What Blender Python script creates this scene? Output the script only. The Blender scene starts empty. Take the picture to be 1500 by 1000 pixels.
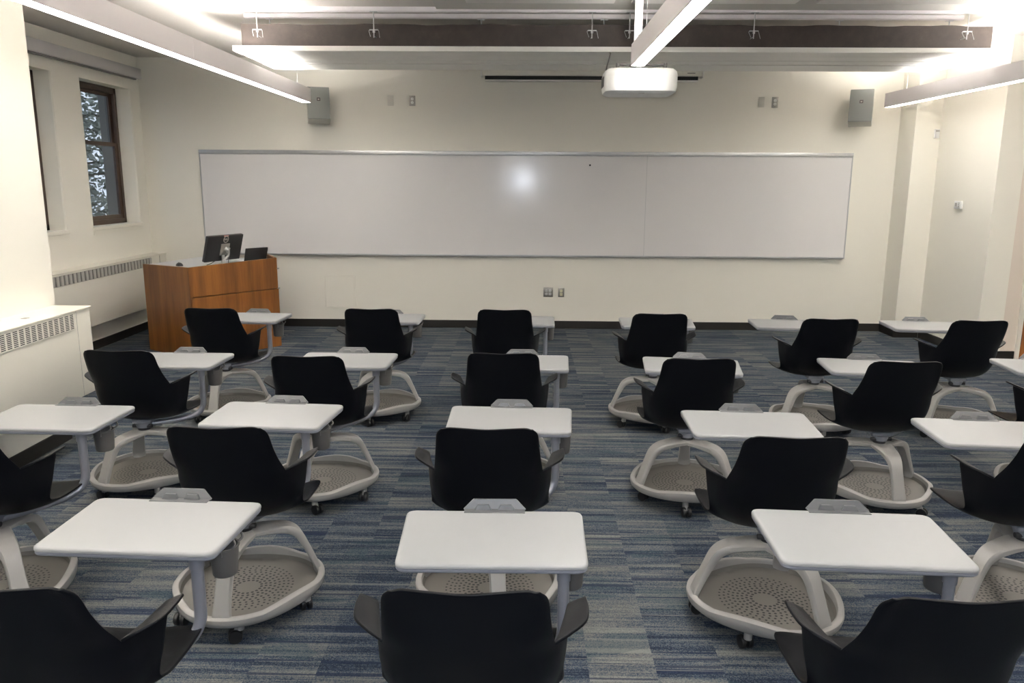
import bpy, bmesh, math, random
from mathutils import Vector, Matrix
random.seed(7)
SC = bpy.context.scene
COL = SC.collection
PI = math.pi

# ------------------------------------------------------------------ materials
def mat(name, col, rough=.5, metal=0., spec=.5, emit=None, estr=0., coat=0., bump=0., bscale=200., vary=0., vscale=6.):
    m = bpy.data.materials.new(name); m.use_nodes = True
    nt = m.node_tree; b = nt.nodes['Principled BSDF']
    b.inputs['Base Color'].default_value = (*col, 1)
    b.inputs['Roughness'].default_value = rough
    b.inputs['Metallic'].default_value = metal
    b.inputs['Specular IOR Level'].default_value = spec
    b.inputs['Coat Weight'].default_value = coat
    if emit:
        b.inputs['Emission Color'].default_value = (*emit, 1)
        b.inputs['Emission Strength'].default_value = estr
    if bump or vary:
        tc = nt.nodes.new('ShaderNodeTexCoord')
    if bump:
        n = nt.nodes.new('ShaderNodeTexNoise'); n.inputs['Scale'].default_value = bscale
        n.inputs['Detail'].default_value = 3
        bp = nt.nodes.new('ShaderNodeBump'); bp.inputs['Strength'].default_value = bump
        bp.inputs['Distance'].default_value = .002
        nt.links.new(tc.outputs['Object'], n.inputs['Vector'])
        nt.links.new(n.outputs['Fac'], bp.inputs['Height']); nt.links.new(bp.outputs['Normal'], b.inputs['Normal'])
    if vary:
        n2 = nt.nodes.new('ShaderNodeTexNoise'); n2.inputs['Scale'].default_value = vscale; n2.inputs['Detail'].default_value = 4
        mx = nt.nodes.new('ShaderNodeMix'); mx.data_type = 'RGBA'
        mx.inputs['A'].default_value = (*[c * (1 - vary) for c in col], 1)
        mx.inputs['B'].default_value = (*[min(1, c * (1 + vary)) for c in col], 1)
        nt.links.new(tc.outputs['Object'], n2.inputs['Vector'])
        nt.links.new(n2.outputs['Fac'], mx.inputs['Factor'])
        nt.links.new(mx.outputs['Result'], b.inputs['Base Color'])
    return m

class NG:
    """small helper to write node math"""
    def __init__(s, nt): s.nt = nt
    def m(s, op, a, b=None, c=None):
        n = s.nt.nodes.new('ShaderNodeMath'); n.operation = op
        for i, v in enumerate((a, b, c)):
            if v is None: continue
            if isinstance(v, (int, float)): n.inputs[i].default_value = v
            else: s.nt.links.new(v, n.inputs[i])
        return n.outputs[0]
    def comb(s, x, y, z):
        n = s.nt.nodes.new('ShaderNodeCombineXYZ')
        for i, v in enumerate((x, y, z)):
            if isinstance(v, (int, float)): n.inputs[i].default_value = v
            else: s.nt.links.new(v, n.inputs[i])
        return n.outputs[0]
    def noise(s, vec, scale, detail=2., rough=.5):
        n = s.nt.nodes.new('ShaderNodeTexNoise'); n.inputs['Scale'].default_value = scale
        n.inputs['Detail'].default_value = detail; n.inputs['Roughness'].default_value = rough
        s.nt.links.new(vec, n.inputs['Vector']); return n.outputs['Fac']
    def white(s, vec):
        n = s.nt.nodes.new('ShaderNodeTexWhiteNoise'); n.noise_dimensions = '3D'
        s.nt.links.new(vec, n.inputs['Vector']); return n.outputs['Value']
    def mix(s, f, a, b):
        n = s.nt.nodes.new('ShaderNodeMix'); n.data_type = 'RGBA'
        if isinstance(f, (int, float)): n.inputs['Factor'].default_value = f
        else: s.nt.links.new(f, n.inputs['Factor'])
        for k, v in (('A', a), ('B', b)):
            if isinstance(v, tuple): n.inputs[k].default_value = (*v, 1)
            else: s.nt.links.new(v, n.inputs[k])
        return n.outputs['Result']
    def ramp(s, f, stops, interp='LINEAR'):
        n = s.nt.nodes.new('ShaderNodeValToRGB'); cr = n.color_ramp; cr.interpolation = interp
        while len(cr.elements) < len(stops): cr.elements.new(.5)
        for e, (p, c) in zip(cr.elements, stops): e.position = p; e.color = (*c, 1)
        s.nt.links.new(f, n.inputs[0]); return n.outputs[0]

def carpet_mat():
    m = bpy.data.materials.new('striped_carpet'); m.use_nodes = True
    nt = m.node_tree; b = nt.nodes['Principled BSDF']; g = NG(nt)
    tc = nt.nodes.new('ShaderNodeTexCoord'); sp = nt.nodes.new('ShaderNodeSeparateXYZ')
    nt.links.new(tc.outputs['Object'], sp.inputs[0]); X, Y = sp.outputs[0], sp.outputs[1]
    W, L = .25, 1.0
    ix = g.m('FLOOR', g.m('DIVIDE', X, W))
    offy = g.m('MULTIPLY', g.white(g.comb(ix, 3.3, 1.)), L)
    iy = g.m('FLOOR', g.m('DIVIDE', g.m('ADD', Y, offy), L))
    r1 = g.white(g.comb(ix, iy, 5.)); r2 = g.white(g.comb(iy, ix, 9.))
    # bands that run across each plank; neighbours partly share them
    share = g.m('MULTIPLY', g.m('FLOOR', g.m('MULTIPLY', r1, 2.6)), 7.7)
    band = g.noise(g.comb(g.m('MULTIPLY', X, 1.1), g.m('MULTIPLY', Y, 18.), share), 1., 3., .6)
    thin = g.noise(g.comb(g.m('MULTIPLY', X, 1.0), g.m('MULTIPLY', Y, 95.), 20.), 1., 2., .6)
    micro = g.noise(g.comb(g.m('MULTIPLY', X, 60.), g.m('MULTIPLY', Y, 220.), 1.), 1., 2., .7)
    speck = g.white(g.comb(g.m('FLOOR', g.m('MULTIPLY', X, 280.)), g.m('FLOOR', g.m('MULTIPLY', Y, 280.)), 2.))
    v = g.m('ADD', band, g.m('MULTIPLY', g.m('SUBTRACT', r2, .5), .10))
    v = g.m('ADD', v, g.m('MULTIPLY', g.m('SUBTRACT', thin, .5), .42))
    v = g.m('ADD', v, g.m('MULTIPLY', g.m('SUBTRACT', micro, .5), .22))
    v = g.m('ADD', v, g.m('MULTIPLY', g.m('SUBTRACT', speck, .5), .24))
    c = g.ramp(v, [(.30, (.015, .022, .040)), (.40, (.028, .042, .070)), (.47, (.054, .070, .092)),
                   (.53, (.086, .096, .104)), (.62, (.118, .124, .124)), (.78, (.172, .176, .170))])
    teal = g.noise(g.comb(g.m('MULTIPLY', X, 2.), g.m('MULTIPLY', Y, 8.), g.m('MULTIPLY', r1, 9.)), 1., 1.)
    c = g.mix(g.m('MULTIPLY', g.m('GREATER_THAN', teal, .62), .28), c, (.022, .054, .068))
    lines = g.noise(g.comb(g.m('MULTIPLY', X, .7), g.m('MULTIPLY', Y, 34.), g.m('ADD', share, 50.)), 1., 1.)
    c = g.mix(g.m('MULTIPLY', g.m('LESS_THAN', lines, .36), .72), c, (.013, .021, .050))
    pale = g.noise(g.comb(g.m('MULTIPLY', X, .7), g.m('MULTIPLY', Y, 40.), g.m('ADD', share, 90.)), 1., 1.)
    c = g.mix(g.m('MULTIPLY', g.m('GREATER_THAN', pale, .69), .6), c, (.165, .168, .165))
    nt.links.new(c, b.inputs['Base Color'])
    b.inputs['Roughness'].default_value = .95; b.inputs['Specular IOR Level'].default_value = .15
    bp = nt.nodes.new('ShaderNodeBump'); bp.inputs['Strength'].default_value = .6; bp.inputs['Distance'].default_value = .004
    nt.links.new(g.m('ADD', speck, micro), bp.inputs['Height']); nt.links.new(bp.outputs['Normal'], b.inputs['Normal'])
    return m

def wood_mat(name, dark, light, scale=1.):
    m = bpy.data.materials.new(name); m.use_nodes = True
    nt = m.node_tree; b = nt.nodes['Principled BSDF']; g = NG(nt)
    tc = nt.nodes.new('ShaderNodeTexCoord'); sp = nt.nodes.new('ShaderNodeSeparateXYZ')
    nt.links.new(tc.outputs['Object'], sp.inputs[0])
    X, Y, Zc = sp.outputs
    a = g.noise(g.comb(g.m('MULTIPLY', X, 9. * scale), g.m('MULTIPLY', Y, 9. * scale), g.m('MULTIPLY', Zc, .8)), 1., 4., .6)
    f = g.noise(g.comb(g.m('MULTIPLY', X, 90. * scale), g.m('MULTIPLY', Y, 90. * scale), g.m('MULTIPLY', Zc, 4.)), 1., 3., .6)
    v = g.m('ADD', g.m('MULTIPLY', a, .75), g.m('MULTIPLY', f, .25))
    nt.links.new(g.ramp(v, [(.36, dark), (.64, light)]), b.inputs['Base Color'])
    b.inputs['Roughness'].default_value = .38
    return m

def ceiling_mat():
    m = mat('textured_ceiling', (.60, .565, .52), .95, bump=.9, bscale=90., vary=.10, vscale=130.)
    return m

def tray_mat():
    """storage tray: rings of small round holes, counted ring by ring"""
    m = bpy.data.materials.new('perforated_tray_plastic'); m.use_nodes = True
    nt = m.node_tree; b = nt.nodes['Principled BSDF']; g = NG(nt)
    tc = nt.nodes.new('ShaderNodeTexCoord'); sp = nt.nodes.new('ShaderNodeSeparateXYZ')
    nt.links.new(tc.outputs['Object'], sp.inputs[0]); X, Y = sp.outputs[0], sp.outputs[1]
    r = g.m('SQRT', g.m('ADD', g.m('MULTIPLY', X, X), g.m('MULTIPLY', Y, Y)))
    th = g.m('ARCTAN2', Y, X)
    D = .0182
    k = g.m('ROUND', g.m('DIVIDE', r, D))
    n = g.m('ADD', g.m('MULTIPLY', k, 4.), 6.)
    u = g.m('MULTIPLY', g.m('ADD', g.m('DIVIDE', th, 2 * PI), g.m('MULTIPLY', k, .031)), n)
    fu = g.m('SUBTRACT', g.m('FRACT', u), .5)
    da = g.m('DIVIDE', g.m('MULTIPLY', g.m('MULTIPLY', fu, 2 * PI), r), n)
    dr = g.m('SUBTRACT', r, g.m('MULTIPLY', k, D))
    d = g.m('SQRT', g.m('ADD', g.m('MULTIPLY', da, da), g.m('MULTIPLY', dr, dr)))
    hole = g.m('LESS_THAN', d, g.m('SUBTRACT', .0068, g.m('MULTIPLY', k, .00022)))
    inside = g.m('MULTIPLY', g.m('GREATER_THAN', k, 2.5), g.m('LESS_THAN', k, 10.5))
    h = g.m('MULTIPLY', hole, inside)
    c = g.mix(h, (.132, .125, .112), (.006, .006, .008))
    nt.links.new(c, b.inputs['Base Color']); b.inputs['Roughness'].default_value = .55
    return m

def glass_mat():
    m = bpy.data.materials.new('window_glass'); m.use_nodes = True
    nt = m.node_tree; nt.nodes.clear()
    o = nt.nodes.new('ShaderNodeOutputMaterial'); mx = nt.nodes.new('ShaderNodeMixShader')
    t = nt.nodes.new('ShaderNodeBsdfTransparent'); t.inputs[0].default_value = (.86, .89, .90, 1)
    gl = nt.nodes.new('ShaderNodeBsdfGlossy'); gl.inputs['Roughness'].default_value = .02
    fr = nt.nodes.new('ShaderNodeFresnel'); fr.inputs[0].default_value = 1.5
    ge = nt.nodes.new('ShaderNodeNewGeometry'); g = NG(nt)
    nt.links.new(g.m('MULTIPLY', fr.outputs[0], g.m('SUBTRACT', 1., ge.outputs['Backfacing'])), mx.inputs[0]); nt.links.new(t.outputs[0], mx.inputs[1])
    nt.links.new(gl.outputs[0], mx.inputs[2]); nt.links.new(mx.outputs[0], o.inputs[0])
    return m

def brown_mat():
    m = bpy.data.materials.new('dark_brown_board'); m.use_nodes = True
    nt = m.node_tree; b = nt.nodes['Principled BSDF']; g = NG(nt)
    tc = nt.nodes.new('ShaderNodeTexCoord')
    n = g.noise(tc.outputs['Object'], 3.5, 6., .65)
    sc = g.noise(tc.outputs['Object'], 14., 5., .7)
    v = g.m('ADD', g.m('MULTIPLY', n, .6), g.m('MULTIPLY', sc, .4))
    nt.links.new(g.ramp(v, [(.38, (.026, .018, .014)), (.62, (.044, .031, .025)), (.76, (.07, .058, .052))]), b.inputs['Base Color'])
    b.inputs['Roughness'].default_value = .6
    return m

M = dict(
    wall=mat('cream_wall_paint', (.84, .815, .735), .85, spec=.3, bump=.15, bscale=220.),
    backwall=mat('light_damping_back_wall', (.16, .16, .165), .9),  # invented dark tone for the unseen back wall, dims the chair backs
    wall2=mat('beige_wall_paint', (.74, .66, .58), .85, spec=.3, bump=.15, bscale=220.),
    trim=mat('cream_trim_gloss', (.82, .79, .70), .45, bump=.03, bscale=60.),
    ceil=ceiling_mat(),
    soffit=mat('smooth_ceiling_paint', (.56, .54, .50), .9, bump=.1, bscale=200.),
    carpet=carpet_mat(),
    base=mat('dark_rubber_baseboard', (.013, .011, .009), .45, bump=.1, bscale=40.),
    board=mat('whiteboard_enamel', (.76, .745, .745), .15, spec=.5, vary=.01, vscale=2.),
    alu=mat('brushed_aluminium', (.50, .51, .52), .38, metal=.75, bump=.05, bscale=300.),
    shell=mat('black_polypropylene', (.0020, .0024, .0040), .42, spec=.19, bump=.35, bscale=700.),
    frame=mat('platinum_grey_plastic', (.265, .26, .253), .45, vary=.03, vscale=9.),
    tube=mat('silver_painted_tube', (.25, .26, .30), .32, metal=.5, vary=.04),
    tray=tray_mat(),
    top=mat('white_worktop', (.245, .252, .258), .42, vary=.015, vscale=20., bump=.05, bscale=500.),
    under=mat('grey_worktop_underside', (.19, .20, .235), .5, vary=.02),
    slot=mat('translucent_grey_plastic', (.09, .094, .10), .35, vary=.05, vscale=30.),
    cup=mat('grey_cup_plastic', (.085, .082, .08), .5, vary=.04, vscale=20.),
    black=mat('black_rubber_wheel', (.012, .012, .013), .4, vary=.1),
    dark=mat('dark_metal_bracket', (.05, .05, .055), .4, metal=.6, vary=.1),
    wood=wood_mat('cherry_veneer', (.130, .044, .008), (.265, .100, .019)),
    wood2=wood_mat('orange_door_veneer', (.30, .10, .022), (.50, .20, .055)),
    worktop=mat('pale_grey_laminate', (.52, .53, .54), .4, vary=.02),
    brown=brown_mat(),
    panelw=mat('white_metal_panel', (.80, .785, .74), .38, spec=.5, vary=.015),
    conv=mat('cream_enamel_convector', (.80, .775, .69), .35, bump=.02, bscale=50.),
    grille=mat('grey_grille_slat', (.42, .41, .38), .5, vary=.03),
    void2=mat('grey_grille_gap', (.13, .125, .12), .8, vary=.05),
    void=mat('dark_grille_interior', (.035, .035, .033), .9, vary=.1),
    lamp=mat('silver_lamp_housing', (.74, .70, .71), .45, metal=0., vary=.02),
    glow=mat('lamp_diffuser', (.9, .9, .9), .5, emit=(1., .975, .93), estr=10.),
    glowup=mat('lamp_uplight_diffuser', (.9, .9, .9), .5, emit=(1., .965, .92), estr=50.),
    blind=mat('grey_blind_cassette', (.50, .49, .49), .5, vary=.02),
    winframe=mat('dark_brown_window_frame', (.060, .034, .022), .4, bump=.1, bscale=60., vary=.15),
    stone=mat('grey_stone_reveal', (.20, .20, .19), .9, bump=.5, bscale=30., vary=.12),
    glass=glass_mat(),
    proj=mat('white_projector_plastic', (.80, .80, .78), .35, vary=.01),
    white=mat('white_plastic', (.78, .78, .77), .4, vary=.02),
    spk=mat('grey_speaker_grille', (.20, .21, .20), .6, bump=.6, bscale=900., vary=.05, vscale=300.),
    spkb=mat('pale_speaker_cabinet', (.50, .49, .44), .5, vary=.02),
    plate=mat('steel_wall_plate', (.30, .29, .27), .35, metal=.6, vary=.05),
    plated=mat('blank_plate_paint', (.62, .60, .54), .5, vary=.02),
    recept=mat('white_receptacle', (.72, .72, .70), .4, vary=.02),
    ivory=mat('ivory_receptacle', (.62, .58, .38), .4, vary=.02),
    mon=mat('black_monitor_plastic', (.013, .012, .013), .42, bump=.1, bscale=300., vary=.1),
    steel=mat('polished_steel', (.40, .39, .37), .42, metal=.8, vary=.05),
    logo=mat('grey_logo_print', (.42, .40, .37), .4, vary=.02),
    red=mat('red_sticker', (.62, .30, .26), .5, vary=.05),
    badge=mat('dark_badge', (.045, .028, .03), .4, vary=.1),
    cable=mat('grey_cable', (.16, .155, .15), .5, vary=.1),
    blackcable=mat('black_cable', (.02, .02, .02), .5, vary=.1),
    leaf=mat('dull_green_foliage', (.24, .26, .22), .8, vary=.6, vscale=3.),
    bark=mat('grey_brown_bark', (.10, .085, .07), .9, bump=.6, bscale=20., vary=.3),
    soil=mat('outdoor_ground', (.10, .10, .075), .95, vary=.3, vscale=1.),
)

# ------------------------------------------------------------------ mesh helpers
def bx(bm, x0, x1, y0, y1, z0, z1, bev=0., seg=2):
    vs = [bm.verts.new((x, y, z)) for x in (x0, x1) for y in (y0, y1) for z in (z0, z1)]
    idx = [(0, 1, 3, 2), (4, 6, 7, 5), (0, 4, 5, 1), (2, 3, 7, 6), (0, 2, 6, 4), (1, 5, 7, 3)]
    fs = [bm.faces.new([vs[i] for i in f]) for f in idx]
    if bev > 0:
        es = list({e for f in fs for e in f.edges})
        bmesh.ops.bevel(bm, geom=es, offset=bev, segments=seg, affect='EDGES', profile=.5)
    return fs

def prism(bm, pts, z0, z1):
    """closed polygon (x,y) ccw extruded in z"""
    lo = [bm.verts.new((p[0], p[1], z0)) for p in pts]; hi = [bm.verts.new((p[0], p[1], z1)) for p in pts]
    n = len(pts)
    bm.faces.new(list(reversed(lo))); bm.faces.new(hi)
    for i in range(n): bm.faces.new((lo[i], lo[(i + 1) % n], hi[(i + 1) % n], hi[i]))

def cyl(bm, p0, p1, r, n=16, r2=None, cap=True):
    p0, p1 = Vector(p0), Vector(p1); d = (p1 - p0).normalized()
    a = d.orthogonal().normalized(); b = d.cross(a); r2 = r if r2 is None else r2
    A = [bm.verts.new(p0 + (a * math.cos(t) + b * math.sin(t)) * r) for t in [2 * PI * i / n for i in range(n)]]
    B = [bm.verts.new(p1 + (a * math.cos(t) + b * math.sin(t)) * r2) for t in [2 * PI * i / n for i in range(n)]]
    for i in range(n): bm.faces.new((A[i], A[(i + 1) % n], B[(i + 1) % n], B[i]))
    if cap: bm.faces.new(list(reversed(A))); bm.faces.new(B)

def cr(P, t):
    """Catmull-Rom through list P at t in [0,len-1]"""
    n = len(P); i = min(int(t), n - 2); f = t - i
    p1, p2 = P[i], P[i + 1]
    p0 = P[i - 1] if i > 0 else p1 * 2 - p2
    p3 = P[i + 2] if i + 2 < n else p2 * 2 - p1
    return .5 * ((2 * p1) + (-p0 + p2) * f + (2 * p0 - 5 * p1 + 4 * p2 - p3) * f * f + (-p0 + 3 * p1 - 3 * p2 + p3) * f ** 3)

def tube(bm, pts, r, n=12, sub=5):
    P = [Vector(p) for p in pts]
    Q = [cr(P, i / sub) for i in range((len(P) - 1) * sub + 1)]
    T = [(Q[min(i + 1, len(Q) - 1)] - Q[max(i - 1, 0)]).normalized() for i in range(len(Q))]
    a = T[0].orthogonal().normalized(); rings = []
    for q, t in zip(Q, T):
        a = (a - t * a.dot(t)).normalized(); b = t.cross(a)
        rings.append([bm.verts.new(q + (a * math.cos(s) + b * math.sin(s)) * r) for s in [2 * PI * k / n for k in range(n)]])
    for A, B in zip(rings, rings[1:]):
        for i in range(n): bm.faces.new((A[i], A[(i + 1) % n], B[(i + 1) % n], B[i]))
    bm.faces.new(list(reversed(rings[0]))); bm.faces.new(rings[-1])

def loft(bm, rings, closed_ring=True, loop=False, cap=False):
    R = [[bm.verts.new(p) for p in r] for r in rings]; n = len(R[0])
    pairs = list(zip(R, R[1:])) + ([(R[-1], R[0])] if loop else [])
    for A, B in pairs:
        for i in range(n if closed_ring else n - 1):
            bm.faces.new((A[i], A[(i + 1) % n], B[(i + 1) % n], B[i]))
    if cap: bm.faces.new(list(reversed(R[0]))); bm.faces.new(R[-1])

def obj(name, bm, m, parent=None, smooth=False, mods=None):
    bmesh.ops.recalc_face_normals(bm, faces=bm.faces[:])
    me = bpy.data.meshes.new(name); bm.to_mesh(me); bm.free()
    for mm in (m if isinstance(m, (list, tuple)) else [m]): me.materials.append(mm)
    o = bpy.data.objects.new(name, me); COL.objects.link(o)
    if smooth:
        for p in me.polygons: p.use_smooth = True
        me.set_sharp_from_angle(angle=math.radians(42))
    if parent: o.parent = parent
    if mods:
        for kind, kw in mods:
            md = o.modifiers.new(kind.lower(), kind)
            for k, v in kw.items(): setattr(md, k, v)
        dg = bpy.context.evaluated_depsgraph_get()
        nm = bpy.data.meshes.new_from_object(o.evaluated_get(dg), depsgraph=dg)
        o.modifiers.clear(); o.data = nm; nm.name = name
        bpy.data.meshes.remove(me)
    return o

def tag(o, label=None, cat=None, group=None, kind=None):
    if label: o['label'] = label
    if cat: o['category'] = cat
    if group: o['group'] = group
    if kind: o['kind'] = kind
    return o

def thing(name, label, cat, loc=(0, 0, 0), rotz=0., group=None):
    o = bpy.data.objects.new(name, None); COL.objects.link(o)
    o.empty_display_size = .1
    o.location = loc; o.rotation_euler = (0, 0, rotz)
    return tag(o, label, cat, group)

def struct(name, bm, m, label=None, cat=None, parent=None, smooth=False):
    o = obj(name, bm, m, parent, smooth)
    if not parent: tag(o, label, cat, kind='structure')
    return o

def box(name, m, dims, parent=None, bev=0.):
    bm = bmesh.new(); bx(bm, *dims, bev=bev); return obj(name, bm, m, parent, smooth=bev > 0)

def copy_tree(o, parent=None):
    c = o.copy(); COL.objects.link(c)
    if parent: c.parent = parent
    for ch in list(o.children): copy_tree(ch, c)
    return c

# ------------------------------------------------------------------ dimensions (metres, camera foot at the origin)
D = 9.544; XW = -4.523; XP = -3.14; YP = 5.18; ZC = 3.15; YB = -2.6; XR = 6.2
RX = 4.62; RY = 7.98; AX = 4.335; AY = 9.16; ZB = .094

# ------------------------------------------------------------------ the room
bm = bmesh.new(); bx(bm, XW - .4, XR + .3, YB - .2, D + .3, -.12, 0)
struct('floor', bm, M['carpet'], 'blue and grey striped carpet tile floor', 'floor')
bm = bmesh.new(); bx(bm, XW - .4, XR + .3, YB - .2, D + .3, ZC, ZC + .15)
struct('ceiling', bm, M['ceil'], 'textured off-white ceiling', 'ceiling')
bm = bmesh.new(); bx(bm, XW - .02, RX + .6, D, D + .25, 0, ZC)
struct('wall_front', bm, M['wall'], 'cream front wall behind the whiteboard', 'wall')
bm = bmesh.new(); bx(bm, XR, XR + .25, YB - .2, RY + .2, 0, ZC)
struct('wall_right_rear', bm, M['wall'], 'cream right wall beside the rear of the room', 'wall')
bm = bmesh.new(); bx(bm, XW - .4, XR + .3, YB - .2, YB, 0, ZC)
struct('wall_back', bm, M['backwall'], 'unseen back wall, made dark grey to dim the chair backs', 'wall')
bm = bmesh.new(); bx(bm, XW, XP, YB, YP, 0, ZC)
struct('wall_left_pier', bm, M['wall'], 'cream projecting wall pier at the left', 'wall')
# left alcove wall with two window openings
wt = .34
W1 = (8.275, 9.325); W2 = (6.75, 7.79); WZ = (1.235, 2.80)
bm = bmesh.new()
for (y0, y1) in ((YP - .02, W2[0]), (W2[1], W1[0]), (W1[1], D)): bx(bm, XW - wt, XW, y0, y1, 0, ZC)
for (y0, y1) in (W1, W2):
    bx(bm, XW - wt, XW, y0, y1, 0, WZ[0]); bx(bm, XW - wt, XW, y0, y1, WZ[1], ZC)
bmesh.ops.remove_doubles(bm, verts=bm.verts[:], dist=1e-5)
struct('wall_left', bm, M['wall'], 'cream left alcove wall with two tall windows', 'wall')
# right side: pilaster, wall, door wall
bm = bmesh.new(); prism(bm, [(AX, AY), (RX + .01, AY), (RX + .01, D), (AX, D)], 0, ZC)
struct('wall_right_pilaster', bm, M['wall'], 'cream pilaster in the right front corner', 'wall')
bm = bmesh.new(); prism(bm, [(RX, RY + .18), (RX + .25, RY + .18), (RX + .25, D), (RX, D)], 0, ZC)
bx(bm, RX, RX + .25, RY, RY + .18, 0, ZC)
struct('wall_right', bm, M['wall'], 'cream right wall carrying the thermostat', 'wall')
DX0, DX1, DZ = 5.06, 5.97, 2.10
bm = bmesh.new()
bx(bm, RX + .25, DX0 - .045, RY, RY + .2, 0, ZC); bx(bm, DX1 + .045, XR, RY, RY + .2, 0, ZC)
bx(bm, DX0 - .045, DX1 + .045, RY, RY + .2, DZ + .045, ZC)
struct('wall_right_door', bm, M['wall2'], 'beige wall facing the room beside the wooden door', 'wall')
# door
d = thing('door_1', 'orange wooden door at the right edge', 'door'); d['kind'] = 'structure'
box('door_panel', M['wood2'], (DX0 + .005, DX1 - .005, RY + .03, RY + .075, .01, DZ), d)
bm = bmesh.new()
bx(bm, DX0 - .045, DX0, RY - .02, RY + .19, 0, DZ + .045); bx(bm, DX1, DX1 + .045, RY - .02, RY + .19, 0, DZ + .045)
bx(bm, DX0, DX1, RY - .02, RY + .19, DZ, DZ + .045)
obj('door_frame', bm, M['trim'], d)
for z in (.16, 1.0, 1.82):
    bm = bmesh.new(); bx(bm, DX0 - .022, DX0 + .03, RY + .018, RY + .032, z, z + .10); cyl(bm, (DX0 + .002, RY + .018, z), (DX0 + .002, RY + .018, z + .10), .009, 10)
    obj('hinge', bm, M['dark'], d)
# baseboards
def bb(name, x0, x1, y0, y1, lab):
    bm = bmesh.new(); bx(bm, x0, x1, y0, y1, 0, ZB, bev=.003); struct(name, bm, M['base'], lab, 'baseboard')
bb('baseboard_front', XW, AX, D - .012, D, 'dark rubber baseboard along the front wall')
bb('baseboard_left', XW, XW + .012, YP, D - .012, 'dark rubber baseboard under the windows')
bb('baseboard_left_pier', XP, XP + .012, YB, YP + .012, 'dark rubber baseboard around the left pier')
bb('baseboard_left_return', XW + .012, XP, YP, YP + .012, 'dark rubber baseboard on the pier return')
bb('baseboard_right_pilaster', AX - .012, AX, AY - .012, D - .012, 'dark rubber baseboard on the pilaster side')
bb('baseboard_right_step', AX, RX - .012, AY - .012, AY, 'dark rubber baseboard on the pilaster face')
bb('baseboard_right', RX - .012, RX, RY, AY - .012, 'dark rubber baseboard on the right wall')
bb('baseboard_right_door', RX - .012, DX0 - .045, RY - .012, RY, 'dark rubber baseboard beside the door')

# windows
def window(n, y0, y1, lab):
    w = thing('window_%d' % n, lab, 'window'); w['kind'] = 'structure'
    xf = XW - .145; a, b = y0 + .045, y1 - .045; z0, z1 = WZ[0] + .035, WZ[1] - .03
    # cream splayed casing lining the opening
    bm = bmesh.new()
    prism(bm, [(xf - .02, y1 + .001), (xf - .02, b), (xf, b), (XW - .012, y1 - .012), (XW + .001, y1 - .002), (XW + .001, y1 + .001)], z0, WZ[1])
    prism(bm, [(xf - .02, y0 - .001), (XW + .001, y0 - .001), (XW + .001, y0 + .002), (XW - .012, y0 + .012), (xf, a), (xf - .02, a)], z0, WZ[1])
    bx(bm, xf - .02, XW + .001, y0, y1, z1, WZ[1])
    obj('casing', bm, M['trim'], w)
    bm = bmesh.new(); bx(bm, xf - .02, XW + .022, y0 - .015, y1 + .015, WZ[0] - .002, z0, bev=.005); bx(bm, XW, XW + .012, y0 - .01, y1 + .01, WZ[0] - .045, WZ[0] - .004)
    obj('window_sill', bm, M['trim'], w)
    fw = .075
    bm = bmesh.new()
    bx(bm, xf - .07, xf, a, a + fw * .6, z0, z1); bx(bm, xf - .07, xf, b - fw * .6, b, z0, z1)
    bx(bm, xf - .07, xf, a, b, z1 - fw * .8, z1); bx(bm, xf - .07, xf, a, b, z0, z0 + fw * .7)
    obj('window_frame', bm, M['winframe'], w)
    zm = z0 + (z1 - z0) * .585
    for k, (za, zb, xo) in enumerate(((zm - .02, z1 - fw * .8, -.045), (z0 + fw * .7, zm + .02, -.018))):
        bm = bmesh.new(); s = .045; ya, yb = a + fw * .6, b - fw * .6; X0, X1 = xf + xo - .022, xf + xo
        bx(bm, X0, X1, ya, ya + s, za, zb); bx(bm, X0, X1, yb - s, yb, za, zb)
        bx(bm, X0, X1, ya + s, yb - s, zb - s * .8, zb); bx(bm, X0, X1, ya + s, yb - s, za, za + s)
        sa = obj('sash', bm, M['winframe'], w)
        bm = bmesh.new(); bx(bm, X0 + .008, X0 + .012, ya + s, yb - s, za + s, zb - s * .8)
        obj('pane', bm, M['glass'], sa)
    bm = bmesh.new()
    bx(bm, XW - wt - .004, xf - .07, y0 - .004, a, WZ[0], WZ[1]); bx(bm, XW - wt - .004, xf - .07, b - .02, y1 + .004, WZ[0], WZ[1])
    bx(bm, XW - wt - .06, xf - .07, y0, y1, WZ[0] - .1, z0)
    obj('stone_reveal', bm, M['stone'], w)
window(1, *W1, 'tall brown-framed sash window nearest the front wall')
window(2, *W2, 'tall brown-framed sash window half hidden by the left pier')

# ------------------------------------------------------------------ blind cassette
t = thing('blind_cassette', 'long pale grey roller blind cassette above the left windows', 'blind')
box('cassette', M['blind'], (XW + .015, XW + .115, 6.6, 9.40, 2.888, 3.0), t, bev=.006)
box('blind_bar', M['cable'], (XW + .055, XW + .085, 6.62, 9.33, 2.872, 2.8875), t)
box('bracket', M['blind'], (XW, XW + .05, 9.40, 9.425, 2.90, 2.99), t)

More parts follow.
